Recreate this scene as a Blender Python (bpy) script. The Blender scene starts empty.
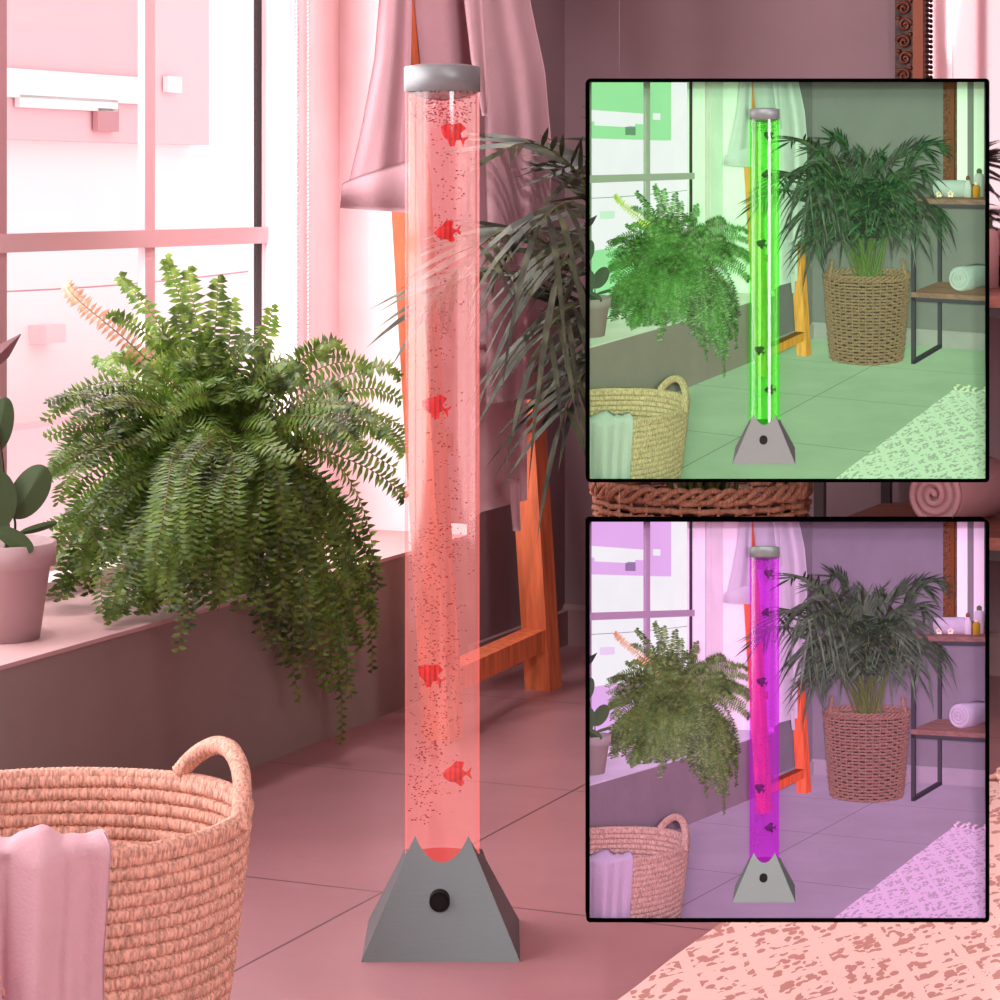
import bpy, bmesh, math, random
import numpy as np
from mathutils import Vector, Matrix
R = random.Random(7)
PI = math.pi
SC = bpy.context.scene
COL = SC.collection
# ------------------------------------------------------------ camera
F = 2727.0; CZ = 1.033; CAM = Vector((0, 0, CZ))
cam = bpy.data.objects.new('camera', bpy.data.cameras.new('camera')); COL.objects.link(cam)
cam.location = CAM; cam.rotation_euler = (PI/2, 0, 0)
cam.data.sensor_width = 36; cam.data.lens = 36*F/1000; cam.data.shift_y = -0.31
cam.data.clip_end = 100
SC.camera = cam
# ------------------------------------------------------------ room axes
TH = math.atan(1200/F)
D = Vector((math.sin(TH), math.cos(TH), 0)); N = Vector((math.cos(TH), -math.sin(TH), 0))
C0 = Vector((0.148, 6.214, 0))          # room corner: window wall ledge meets back wall
def st(s, t, z=0.0): return C0 + D*s + N*t + Vector((0, 0, z))
def ray(X, Y): return Vector(((X-500)/F, 1, (190-Y)/F))
def at(X, Y, z): return CAM + ray(X, Y)*z
def on_t(X, Y, t):
    r = ray(X, Y); k = (N.dot(C0)+t)/N.dot(r); return CAM + r*k
def on_s(X, Y, s):
    r = ray(X, Y); k = (D.dot(C0)+s)/D.dot(r); return CAM + r*k
def on_h(X, Y, h):
    r = ray(X, Y); return CAM + r*((h-CZ)/r.z)
def sof(p): return D.dot(p-C0)
def tof(p): return N.dot(p-C0)
def lerp(a, b, k): return a+(b-a)*k
def poly(pts, y):
    if y <= pts[0][0]: return pts[0][1]
    for (a, b), (c, d) in zip(pts, pts[1:]):
        if y <= c: return lerp(b, d, (y-a)/(c-a))
    return pts[-1][1]
# ------------------------------------------------------------ materials
def lin(c):
    return tuple(((x/255)/12.92 if x/255 <= .04045 else ((x/255+.055)/1.055)**2.4) for x in c)
class NT:
    def __init__(s, m):
        m.use_nodes = True; s.t = m.node_tree; s.t.nodes.clear(); s.m = m
        s.out = s.t.nodes.new('ShaderNodeOutputMaterial')
    def n(s, typ, **kw):
        nd = s.t.nodes.new(typ)
        for k, v in kw.items():
            if hasattr(nd, k): setattr(nd, k, v)
        return nd
    def set(s, sock, v):
        if isinstance(v, bpy.types.NodeSocket): s.t.links.new(v, sock)
        elif isinstance(v, tuple) and len(v) == 3 and sock.type == 'RGBA': sock.default_value = (*v, 1)
        else: sock.default_value = v
    def math(s, op, a, b=0.0, c=0.0):
        nd = s.n('ShaderNodeMath', operation=op)
        for i, v in enumerate((a, b, c)): s.set(nd.inputs[i], v)
        return nd.outputs[0]
    def mix(s, f, a, b):
        nd = s.n('ShaderNodeMix', data_type='RGBA')
        s.set(nd.inputs[0], f); s.set(nd.inputs[6], a); s.set(nd.inputs[7], b); return nd.outputs[2]
    def pos(s, scale=(1, 1, 1)):
        a = s.n('ShaderNodeAttribute', attribute_name='orig')
        mp = s.n('ShaderNodeMapping'); s.t.links.new(a.outputs['Vector'], mp.inputs[0])
        mp.inputs['Scale'].default_value = scale; return mp.outputs[0]
    def dot(s, v):
        a = s.n('ShaderNodeAttribute', attribute_name='orig')
        nd = s.n('ShaderNodeVectorMath', operation='DOT_PRODUCT')
        s.t.links.new(a.outputs['Vector'], nd.inputs[0]); nd.inputs[1].default_value = tuple(v); return nd.outputs['Value']
    def noise(s, scale, sc3=(1, 1, 1), detail=3, rough=.55):
        nd = s.n('ShaderNodeTexNoise'); s.t.links.new(s.pos(sc3), nd.inputs['Vector'])
        nd.inputs['Scale'].default_value = scale; nd.inputs['Detail'].default_value = detail
        nd.inputs['Roughness'].default_value = rough; return nd.outputs[0]
    def ramp(s, v, a, b):
        nd = s.n('ShaderNodeMapRange'); s.set(nd.inputs[0], v); nd.inputs[1].default_value = a; nd.inputs[2].default_value = b
        return nd.outputs[0]
    def bsdf(s, col, rough=.7, metal=0.0, spec=.3, bump=None, bs=.3, dist=.002, trans=0.0):
        p = s.n('ShaderNodeBsdfPrincipled')
        s.set(p.inputs['Base Color'], col); s.set(p.inputs['Roughness'], rough)
        p.inputs['Metallic'].default_value = metal; p.inputs['Specular IOR Level'].default_value = spec
        if bump is not None:
            b = s.n('ShaderNodeBump'); b.inputs['Strength'].default_value = bs; b.inputs['Distance'].default_value = dist
            s.set(b.inputs['Height'], bump); s.t.links.new(b.outputs[0], p.inputs['Normal'])
        o = p.outputs[0]
        if trans:
            tr = s.n('ShaderNodeBsdfTranslucent'); s.set(tr.inputs[0], col)
            mx = s.n('ShaderNodeMixShader'); mx.inputs[0].default_value = trans
            s.t.links.new(o, mx.inputs[1]); s.t.links.new(tr.outputs[0], mx.inputs[2]); o = mx.outputs[0]
        s.t.links.new(o, s.out.inputs[0])
    def emit(s, col, st_):
        e = s.n('ShaderNodeEmission'); s.set(e.inputs[0], col); s.set(e.inputs[1], st_)
        s.t.links.new(e.outputs[0], s.out.inputs[0])
# palette: key -> (kind, room colour, green picture colour, purple picture colour, extra)
PAL = {
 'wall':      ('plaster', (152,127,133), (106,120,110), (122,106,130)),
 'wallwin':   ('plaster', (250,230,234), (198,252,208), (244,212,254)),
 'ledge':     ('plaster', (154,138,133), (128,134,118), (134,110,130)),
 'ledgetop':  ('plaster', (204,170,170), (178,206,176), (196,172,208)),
 'skirt':     ('plaster', (164,134,136), (136,152,140), (150,130,158)),
 'ceiling':   ('plain',   (215,195,195), (200,200,200), (200,200,200)),
 'floor':     ('tile',    (172,123,129), (136,172,138), (150,126,156)),
 'winframe':  ('plain',   (216,178,184), (150,178,152), (176,140,182)),
 'winpost':   ('plain',   (190,146,152), (120,150,124), (150,120,156)),
 'gasket':    ('plain',   (50,34,36), (40,52,42), (60,40,60)),
 'white':     ('plain',   (245,215,218), (215,250,220), (240,215,250)),
 'chain':     ('plain',   (235,195,200), (215,225,200), (230,200,235)),
 'robe':      ('fabric',  (204,162,170), (190,228,204), (216,190,228)),
 'rackwood':  ('wood',    (214,112,72),  (206,160,66),  (226,92,66)),
 'shelfwood': ('wood',    (150,92,80),   (124,106,84),  (132,88,92)),
 'blackmetal':('plain',   (66,54,56),    (50,60,60),    (58,48,66)),
 'fern':      ('leaf',    (98,134,52),  (92,168,76),   (108,134,74)),
 'fernpale':  ('plain',   (222,170,140), (170,210,90),  (214,160,130)),
 'fernstem':  ('plain',   (110,96,56),   (80,110,50),   (100,90,60)),
 'palm':      ('palm',    (60,66,46),    (40,84,46),    (54,66,54)),
 'palmstem':  ('plain',   (92,94,50),    (80,118,54),   (88,96,60)),
 'roundleaf': ('plain',   (62,80,48),    (52,84,50),    (66,80,56)),
 'curlleaf':  ('plain',   (120,84,88),   (50,62,52),    (60,44,62)),
 'clay':      ('plaster', (192,166,169), (140,144,130), (156,138,148)),
 'soil':      ('plain',   (60,40,34),    (46,44,34),    (50,36,40)),
 'straw':     ('straw',   (232,178,158), (186,184,134), (200,154,152)),
 'wicker':    ('straw',   (190,134,108),  (148,136,102),  (160,114,112)),
 'towelpink': ('fabric',  (226,184,194), (176,206,184), (196,168,206)),
 'towel':     ('fabric',  (214,160,166), (178,208,194), (204,178,218)),
 'rug':       ('rug',     (252,212,204), (204,250,208), (240,196,244)),
 'fringe':    ('plain',   (250,200,184), (200,232,190), (230,186,224)),
 'lampmetal': ('brushed', (112,120,122), (120,112,120), (112,122,116)),
 'capmetal':  ('brushed', (150,156,158), (150,146,158), (138,152,144)),
 'knob':      ('plain',   (14,14,15),    (14,14,15),    (14,14,15)),
 'tube':      ('tube',    (255,84,78),   (40,215,25),   (225,30,225)),
 'tubeedge':  ('glow',    (255,92,88),   (40,170,20),   (190,20,190)),
 'bubble':    ('plain',   (150,16,24),   (16,96,14),    (122,10,124)),
 'fish':      ('fish',    (216,22,32),   (8,60,14),     (84,6,88)),
 'mirrorframe':('gilt',   (64,40,32),   (100,74,40),   (110,62,50)),
 'mirrorglow':('gilt2',   (120,58,34),  (104,68,32),   (118,62,34)),
 'mirror':    ('mirror',  (240,240,240), (190,250,200), (240,210,255)),
 'glass':     ('glass',   (255,255,255), (255,255,255), (255,255,255)),
 'amber':     ('plain',   (190,110,30),  (176,140,30),  (170,130,30)),
 'bottle':    ('plain',   (222,170,172), (170,196,180), (200,176,210)),
 'capgreen':  ('plain',   (90,96,60),    (70,110,50),   (90,100,80)),
 'petal':     ('plain',   (240,200,190), (214,226,196), (230,205,220)),
 'petalmid':  ('plain',   (226,160,60),  (206,176,70),  (220,160,90)),
 'outwhite':  ('out',     (252,240,241), (246,255,248), (253,247,255)),
 'outpink':   ('out',     (248,196,202), (160,240,165), (238,180,246)),
 'outpale':   ('out',     (252,214,218), (205,250,212), (244,214,250)),
 'outdark':   ('out',     (205,150,158), (110,160,116), (160,120,176)),
 'black':     ('flat',    (3,3,3),       (3,3,3),       (3,3,3)),
 'wire':      ('plain',   (150,130,130), (0,0,0), (0,0,0)),
 'lampglass': ('glow',    (255,240,236), (0,0,0), (0,0,0)),
}
MC = {}
def M(key, v=0):
    if (key, v) in MC: return MC[key, v]
    kind = PAL[key][0]; c = lin(PAL[key][1+v]); m = bpy.data.materials.new(key + ('', '_green', '_purple')[v]); t = NT(m)
    if v: tt = ((.84, 1.04, .86), (.97, .93, 1.02))[v-1]; c = tuple(min(.95, x*BOOST*q) for x, q in zip(c, tt))
    dk = lambda f: tuple(x*f for x in c)
    if kind == 'plain': t.bsdf(c, .6)
    elif kind == 'flat': t.bsdf(c, 1.0, spec=0.0)
    elif kind == 'plaster': t.bsdf(t.mix(t.ramp(t.noise(5, detail=6), .3, .7), dk(.93), dk(1.06)), .85, spec=.15, bump=t.noise(70, detail=4), bs=.12)
    elif kind == 'tile':
        def joint(ax, off):
            f = t.math('FRACT', t.math('ADD', t.math('DIVIDE', t.math('ADD', t.dot(ax), -off), .741), 50.0))
            return t.math('MAXIMUM', t.math('LESS_THAN', f, .0028), t.math('GREATER_THAN', f, .9972))
        j = t.math('MAXIMUM', joint(D, 3.602+.0), joint(N, -1.774))
        nz = t.ramp(t.noise(2.2, detail=8, rough=.65), .3, .7)
        col = t.mix(j, t.mix(nz, dk(.88), dk(1.08)), dk(.32))
        t.bsdf(col, t.math('MULTIPLY_ADD', t.noise(9), .12, .26), spec=.42, bump=j, bs=-.4, dist=.001)
    elif kind == 'wood':
        g = t.noise(9, (6, 6, .7) if key == 'rackwood' else (1, 6, 6), detail=6)
        t.bsdf(t.mix(t.ramp(g, .35, .65), dk(.7), dk(1.15)), .5)
    elif kind == 'fabric':
        t.bsdf(t.mix(t.noise(25), dk(.92), dk(1.05)), .95, spec=.05, bump=t.noise(260, detail=2), bs=.5, trans=.12)
    elif kind == 'leaf':
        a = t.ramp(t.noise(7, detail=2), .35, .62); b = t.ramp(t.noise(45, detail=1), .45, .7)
        t.bsdf(t.mix(b, t.mix(a, dk(.28), dk(1.0)), (min(1, c[0]*1.9), min(1, c[1]*1.5), c[2]*1.7)), .36, spec=.6, trans=.42)  # leaf tone variation, pushed dark and pale to paint in shade and highlights
    elif kind == 'palm':
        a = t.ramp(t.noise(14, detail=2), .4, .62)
        t.bsdf(t.mix(t.ramp(t.noise(30, (1, 1, .5), detail=1), .5, .68), t.mix(a, dk(.28), dk(.9)), dk(1.9)), .38, spec=.55, trans=.15)  # pale noise streaks paint highlights into the palm colour
    elif kind == 'straw':
        t.bsdf(t.mix(t.ramp(t.noise(300, (1, 1, .22), detail=3), .36, .6), dk(.55), dk(1.1)), .75, spec=.2, bump=t.noise(420, (1, 1, .15), detail=2), bs=.5)
    elif kind == 'rug':
        s_, t_ = t.dot(D), t.dot(N)
        def lat(sign):
            f = t.math('FRACT', t.math('ADD', t.math('ADD', t.math('DIVIDE', s_, .21), t.math('MULTIPLY', t_, sign/.105)), 40.0))
            return t.math('ABSOLUTE', t.math('SUBTRACT', f, .5))
        la = t.math('MINIMUM', lat(1), lat(-1))
        cx = t.n('ShaderNodeCombineXYZ'); t.set(cx.inputs[0], t.math('MULTIPLY', s_, .42)); t.set(cx.inputs[1], t_)
        vo = t.n('ShaderNodeTexVoronoi'); t.t.links.new(cx.outputs[0], vo.inputs['Vector']); vo.inputs['Scale'].default_value = 105
        blot = t.math('LESS_THAN', vo.outputs['Distance'], .55)
        nx = t.n('ShaderNodeTexNoise'); t.t.links.new(cx.outputs[0], nx.inputs['Vector']); nx.inputs['Scale'].default_value = 42; nx.inputs['Detail'].default_value = 1
        nz = t.math('GREATER_THAN', nx.outputs[0], .46)
        msk = t.math('MULTIPLY', t.math('MULTIPLY', blot, nz), t.math('GREATER_THAN', la, .085))
        wv = t.math('MULTIPLY_ADD', t.math('SINE', t.math('MULTIPLY', s_, 1400)), .03, 1.0)
        d2 = (c[0]*.62, c[1]*.44, c[2]*.42) if v == 0 else dk(.64)
        t.bsdf(t.mix(msk, c, d2), .95, spec=.05, bump=t.math('SINE', t.math('MULTIPLY', s_, 900)), bs=.5, dist=.001)
    elif kind == 'brushed':
        t.bsdf(t.mix(t.noise(30, (1, 1, 30)), dk(.9), dk(1.08)), .42, metal=.35, spec=.4, bump=t.noise(500), bs=.05)
    elif kind == 'gilt':
        t.bsdf(t.mix(t.ramp(t.noise(60), .4, .6), dk(.3), dk(1.3)), .4, metal=.4, spec=.5)
    elif kind == 'gilt2': t.bsdf(c, .35, metal=.4, spec=.5)
    elif kind == 'fish':
        f = t.math('GREATER_THAN', t.math('SINE', t.math('MULTIPLY', t.dot((1, 0, 0)), 900)), .2)
        t.bsdf(t.mix(f, c, dk(.55)), .4)
    elif kind == 'glow': t.emit(c, .75 if key == 'tubeedge' else 4.0)
    elif kind == 'out':
        if v == 0: t.bsdf(t.mix(t.ramp(t.noise(1.5), .3, .7), dk(.97), dk(1.0)), .9, spec=0.0)
        else:
            c = lin(PAL[key][1+v]); t.emit(t.mix(t.ramp(t.noise(1.5), .3, .7), tuple(x*.95 for x in c), c), 1.0)  # picture copies glow: outdoor daylight put in as emission
    elif kind == 'glass':
        tr = t.n('ShaderNodeBsdfTransparent'); gl = t.n('ShaderNodeBsdfGlossy'); gl.inputs['Roughness'].default_value = .02
        mx = t.n('ShaderNodeMixShader'); mx.inputs[0].default_value = .03
        t.t.links.new(tr.outputs[0], mx.inputs[1]); t.t.links.new(gl.outputs[0], mx.inputs[2]); t.t.links.new(mx.outputs[0], t.out.inputs[0])
    elif kind == 'tube':
        tr = t.n('ShaderNodeBsdfTransparent'); em = t.n('ShaderNodeEmission'); gl = t.n('ShaderNodeBsdfGlossy')
        lw = t.n('ShaderNodeLayerWeight'); lw.inputs[0].default_value = .5
        edge = t.ramp(lw.outputs['Facing'], .66, .90)
        geo = t.n('ShaderNodeNewGeometry'); inner = geo.outputs['Backfacing']
        if v == 0:
            tr.inputs[0].default_value = (.98, .80, .80, 1)
            t.set(em.inputs[0], t.mix(edge, (1, .34, .32), (1, .08, .08)))
            t.set(em.inputs[1], t.math('ADD', t.math('MULTIPLY', edge, .25), t.math('MULTIPLY_ADD', inner, .36, .07)))
        else:
            tr.inputs[0].default_value = ((.62, .96, .50, 1), (.88, .48, .90, 1))[v-1]
            em.inputs[0].default_value = ((.10, .66, .06, 1), (.60, .05, .66, 1))[v-1]
            t.set(em.inputs[1], t.math('MULTIPLY_ADD', inner, .42, .05))
        ad = t.n('ShaderNodeAddShader'); mx = t.n('ShaderNodeMixShader'); mx.inputs[0].default_value = .09; gl.inputs['Roughness'].default_value = .12
        t.t.links.new(tr.outputs[0], ad.inputs[0]); t.t.links.new(em.outputs[0], ad.inputs[1])
        t.t.links.new(ad.outputs[0], mx.inputs[1]); t.t.links.new(gl.outputs[0], mx.inputs[2]); t.t.links.new(mx.outputs[0], t.out.inputs[0])
    elif kind == 'mirror':
        if v == 0: t.bsdf((.86, .64, .67), .03, metal=1.0)
        else:   # printed reflection of the far windows
            f = t.math('FRACT', t.math('MULTIPLY', t.dot(N), 11.0)); b = t.math('GREATER_THAN', f, .38)
            cc = lin(PAL[key][1+v]); t.bsdf(t.mix(b, tuple(x*.22 for x in cc), cc), .4)
    MC[key, v] = m; return m
BOOST = 1.0
# ------------------------------------------------------------ mesh builder
class MB:
    def __init__(s): s.v = []; s.f = []; s.sm = []
    def add(s, vs, fs, smooth=True):
        o = len(s.v); s.v += [tuple(p) for p in vs]; s.f += [tuple(i+o for i in f) for f in fs]; s.sm += [smooth]*len(fs); return s
    def hexa(s, p):   # 8 points: bottom ring 0-3, top ring 4-7
        return s.add(p, [(3,2,1,0),(4,5,6,7),(0,1,5,4),(1,2,6,5),(2,3,7,6),(3,0,4,7)], False)
    def stbox(s, s0, s1, t0, t1, z0, z1):
        return s.hexa([st(s0,t0,z0), st(s0,t1,z0), st(s1,t1,z0), st(s1,t0,z0), st(s0,t0,z1), st(s0,t1,z1), st(s1,t1,z1), st(s1,t0,z1)])
    def box(s, a, b):
        (x0,y0,z0),(x1,y1,z1) = a, b
        return s.hexa([(x0,y0,z0),(x1,y0,z0),(x1,y1,z0),(x0,y1,z0),(x0,y0,z1),(x1,y0,z1),(x1,y1,z1),(x0,y1,z1)])
    def beam(s, a, b, wa, wb):   # bar a->b with half width vectors wa, wb
        a, b = Vector(a), Vector(b)
        q = lambda p: [p-wa-wb, p+wa-wb, p+wa+wb, p-wa+wb]
        return s.hexa(q(a)+q(b))
    def tube(s, pts, r, n=8, closed=False, caps=True, smooth=True):
        pts = [Vector(p) for p in pts]; K = len(pts); rr = r if callable(r) else (lambda k: r)
        up = Vector((0, 0, 1)); vs = []; u = None
        for i, p in enumerate(pts):
            tn = (pts[(i+1) % K]-pts[i-1]) if closed else (pts[min(i+1, K-1)]-pts[max(i-1, 0)])
            tn.normalize()
            if u is None:
                u = tn.cross(up)
                if u.length < .05: u = tn.cross(Vector((1, 0, 0)))
            u = (u - tn*u.dot(tn)); u.normalize(); w = tn.cross(u)
            ra = rr(i)
            for k in range(n):
                a = 2*PI*k/n; vs.append(p+(u*math.cos(a)+w*math.sin(a))*ra)
        fs = []
        for i in range(K if closed else K-1):
            j = (i+1) % K
            for k in range(n): fs.append((i*n+k, i*n+(k+1) % n, j*n+(k+1) % n, j*n+k))
        if caps and not closed: fs += [tuple(range(n))[::-1], tuple(range((K-1)*n, K*n))]
        return s.add(vs, fs, smooth)
    def lathe(s, prof, c, n=40, sx=1, sy=1, smooth=True):
        c = Vector(c); vs = []; fs = []
        for (r, z) in prof:
            for k in range(n):
                a = 2*PI*k/n; vs.append((c.x+r*sx*math.cos(a), c.y+r*sy*math.sin(a), c.z+z))
        for i in range(len(prof)-1):
            for k in range(n): fs.append((i*n+k, i*n+(k+1) % n, (i+1)*n+(k+1) % n, (i+1)*n+k))
        return s.add(vs, fs, smooth)
    def grid(s, fn, nu, nv, smooth=True):
        vs = [fn(i/nu, j/nv) for j in range(nv+1) for i in range(nu+1)]
        fs = [(j*(nu+1)+i, j*(nu+1)+i+1, (j+1)*(nu+1)+i+1, (j+1)*(nu+1)+i) for j in range(nv) for i in range(nu)]
        return s.add(vs, fs, smooth)
    def cloth(s, fn, nu, nv, th=Vector((0, .012, 0))):  # two-sided sheet with thickness
        f = [Vector(fn(i/nu, j/nv)) for j in range(nv+1) for i in range(nu+1)]; W = nu+1; n = len(f)
        vs = f + [p+th for p in f]; fs = []
        for j in range(nv):
            for i in range(nu):
                a, b, c, d = j*W+i, j*W+i+1, (j+1)*W+i+1, (j+1)*W+i
                fs += [(d, c, b, a), (a+n, b+n, c+n, d+n)]
        ed = [j*W for j in range(nv+1)]; fs += [(a, b, b+n, a+n) for a, b in zip(ed, ed[1:])]
        ed = [j*W+nu for j in range(nv+1)]; fs += [(b, a, a+n, b+n) for a, b in zip(ed, ed[1:])]
        fs += [(i+1, i, i+n, i+1+n) for i in range(nu)]
        ed = [nv*W+i for i in range(nu+1)]; fs += [(a, b, b+n, a+n) for a, b in zip(ed, ed[1:])]
        return s.add(vs, fs, True)
    def ball(s, c, r, n=8, m=6, sc=(1, 1, 1)):
        c = Vector(c); vs = [c+Vector((0, 0, r*sc[2]))]; fs = []
        for j in range(1, m):
            for k in range(n):
                a = 2*PI*k/n; b = PI*j/m
                vs.append(c+Vector((r*sc[0]*math.sin(b)*math.cos(a), r*sc[1]*math.sin(b)*math.sin(a), r*sc[2]*math.cos(b))))
        vs.append(c-Vector((0, 0, r*sc[2])))
        for k in range(n): fs.append((0, 1+k, 1+(k+1) % n))
        for j in range(m-2):
            for k in range(n): fs.append((1+j*n+k, 1+(j+1)*n+k, 1+(j+1)*n+(k+1) % n, 1+j*n+(k+1) % n))
        L = len(vs)-1
        for k in range(n): fs.append((L, 1+(m-2)*n+(k+1) % n, 1+(m-2)*n+k))
        return s.add(vs, fs)
def mesh_of(name, mb, org):
    me = bpy.data.meshes.new(name); me.from_pydata([tuple(Vector(v)-org) for v in mb.v], [], mb.f)
    me.polygons.foreach_set('use_smooth', mb.sm)
    a = me.attributes.new('orig', 'FLOAT_VECTOR', 'POINT'); a.data.foreach_set('vector', np.array(mb.v, dtype=np.float32).ravel())
    me.update(); return me
ROOTS = []
def tag(o, label=None, cat=None, group=None, kind=None, rl=None):
    if label: o['label'] = label
    if cat: o['category'] = cat
    if group: o['group'] = group
    if kind: o['kind'] = kind
    if rl is not None: RL[o.name] = rl
    return o
RL = {}
def thing(name, loc, label=None, cat=None, rl=None, group=None, kind=None, rel=True):
    o = bpy.data.objects.new(name, None); COL.objects.link(o); o.location = loc; o.empty_display_size = .05
    tag(o, label, cat, group, kind); 
    if rel: ROOTS.append(o); RL[o] = rl
    return o
def origin(o):
    return Vector(o.location) if o.parent is None else origin(o.parent)+Vector(o.location)
def part(name, mb, key, parent, label=None, kind=None):
    me = mesh_of(name, mb, origin(parent)); me.materials.append(M(key))
    o = bpy.data.objects.new(name, me); COL.objects.link(o); o.parent = parent; o['mk'] = key
    if label: o['label'] = label
    if kind: o['kind'] = kind
    return o
def single(name, mb, key, loc, label=None, cat=None, rl=None, group=None, kind=None, rel=True):
    loc = Vector(loc); me = mesh_of(name, mb, loc); me.materials.append(M(key))
    o = bpy.data.objects.new(name, me); COL.objects.link(o); o.location = loc; o['mk'] = key
    tag(o, label, cat, group, kind)
    if rel: ROOTS.append(o); RL[o] = rl
    return o
# ============================================================ SETTING
S0, S1, T1, H = -7.4, 0.0, 4.3, 2.7
LH, LD = .31, .30       # ledge height and depth
fl = MB()
fl.grid(lambda u, v: st(lerp(S0, S1, v), lerp(0, T1, u)), 60, 90, False)
fl.stbox(S0, S1, 0, T1, -.12, -.001)
single('floor', fl, 'floor', st(0, 0), kind='structure')
single('wall_back', MB().stbox(0, .12, -LD-.12, T1, 0, H), 'wall', st(0, 0), kind='structure')
single('wall_right', MB().stbox(S0, 0, T1, T1+.1, 0, H), 'wall', st(S0, T1), kind='structure', rel=False)
single('wall_front', MB().stbox(S0-.1, S0, -LD-.12, T1+.1, 0, H), 'wall', st(S0, 0), kind='structure', rel=False)
single('ceiling', MB().stbox(S0, .12, -LD-.12, T1+.1, H, H+.1), 'ceiling', st(0, 0, H), kind='structure', rel=False)
tr1 = thing('trim_1', st(0, 0), kind='structure')
SP = sof(on_t(468, 600, 0))     # the window bay ends here, the wall steps forward to the ledge front
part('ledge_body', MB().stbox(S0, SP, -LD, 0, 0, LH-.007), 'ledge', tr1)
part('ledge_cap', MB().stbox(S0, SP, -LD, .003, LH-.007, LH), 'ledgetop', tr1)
single('wall_corner', MB().stbox(SP, 0, -LD-.12, 0, 0, H), 'wall', st(SP, 0), kind='structure')
single('wall_return', MB().stbox(SP-.006, SP, -LD, 0, LH, H), 'wallwin', st(SP, 0, LH), kind='structure')  # bright skin paints the lit side of the grey wall corner
single('baseboard_left', MB().stbox(SP, -.012, 0, .014, 0, .078), 'skirt', st(SP, 0), kind='structure')
bb = MB().stbox(-.016, 0, 0, T1, 0, .08); bb.hexa([st(-.016,0,.08), st(-.016,T1,.08), st(0,T1,.08), st(0,0,.08), st(-.006,0,.09), st(-.006,T1,.09), st(0,T1,.09), st(0,0,.09)])
single('baseboard_back', bb, 'skirt', st(0, 0), kind='structure')
# window wall with recessed windows
TW = -.38
sW = lambda X: sof(on_t(X, 240, TW))
sr = sof(on_t(299, 240, -LD)); sl1 = sW(-40)
s2a, s2b = sl1-.22, -7.0
assert True
ZB, ZT = .34, 2.25
ww = MB()
ww.stbox(sr, SP, -LD-.12, -LD, 0, H); ww.stbox(s2a, sl1, -LD-.12, -LD, 0, H); ww.stbox(S0, s2b, -LD-.12, -LD, 0, H)
ww.stbox(sl1, sr, -LD-.12, -LD, ZT, H); ww.stbox(s2b, s2a, -LD-.12, -LD, ZT, H)
ww.stbox(sl1, sr, -LD-.12, -LD, 0, ZB); ww.stbox(s2b, s2a, -LD-.12, -LD, 0, ZB)
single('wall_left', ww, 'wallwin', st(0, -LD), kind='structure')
def window(nm, sa, sb, mull, rails, dark=True):
    w = thing(nm, st(sb, TW, ZB), kind='structure'); g0, g1 = TW-.016, TW
    f = MB()
    f.stbox(sa, sa+.05, g0, g1, ZB, ZT)
    if not dark: f.stbox(sb-.035, sb, g0, g1, ZB, ZT)
    f.stbox(sa, sb, g0, g1, ZB, ZB+.05); f.stbox(sa, sb, g0, g1, ZT-.05, ZT)
    part('window_frame', f, 'winframe', w)
    for (a, b) in mull: part('mullion', MB().stbox(a, b, g0, g1, ZB+.05, ZT-.05), 'winframe', w)
    se = sW(274) if dark else sb-.035
    for (z0, z1) in rails: part('rail', MB().stbox(sa+.05, se, g0, g1+.006, z0, z1), 'winframe', w)
    if dark:
        part('gasket', MB().stbox(sW(260.5), sW(262.5), g0, g1-.002, ZB+.05, ZT-.05).stbox(sW(266), sW(269.5), g0, g1-.002, ZB+.05, ZT-.05), 'gasket', w)
        part('sash_edge', MB().stbox(sW(262.5), sW(266), g0, g1, ZB+.05, ZT-.05).stbox(sW(269.5), sW(279.5), g0, g1, ZB, ZT), 'white', w)
        q0 = sW(279.5); q1 = sof(on_t(297, 240, -LD+.001))
        part('reveal_board', MB().hexa([st(q0, TW-.02, ZB), st(q0, TW, ZB), st(q1, -LD+.001, ZB), st(q1+.03, -LD-.01, ZB), st(q0, TW-.02, ZT), st(q0, TW, ZT), st(q1, -LD+.001, ZT), st(q1+.03, -LD-.01, ZT)]), 'winframe', w)
    part('pane', MB().stbox(sa+.05, sW(260) if dark else sb-.035, TW-.010, TW-.007, ZB+.05, ZT-.05), 'glass', w)
    return w
pr = on_t(146, 230, TW); zr1 = pr.z; zr0 = on_t(146, 247.5, TW).z
w1 = window('window_1', sl1, sr-.004, [(sW(145), sW(155))], [(zr0, zr1)])
part('post', MB().stbox(sl1+.05, sW(5), TW-.004, TW+.004, ZB+.05, ZT-.05), 'winpost', w1)
def refl(X):      # where the wall mirror shows the far part of the window wall
    r = ray(X, 190); p = on_s(X, 190, -.022); return -.022 - D.dot(r)*(tof(p)-TW)/abs(N.dot(r))
s2b = refl(1012)-.25
ml = [tuple(sorted((refl(a), refl(b)))) for a, b in ((934, 948), (977, 987))]+[(s2a-.9, s2a-.84), (s2a-1.9, s2a-1.84)]
print('refl', refl(930), refl(1000), s2a, s2b, ml)
window('window_2', s2b, s2a, ml, [(zr0, zr1)], False)
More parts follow.
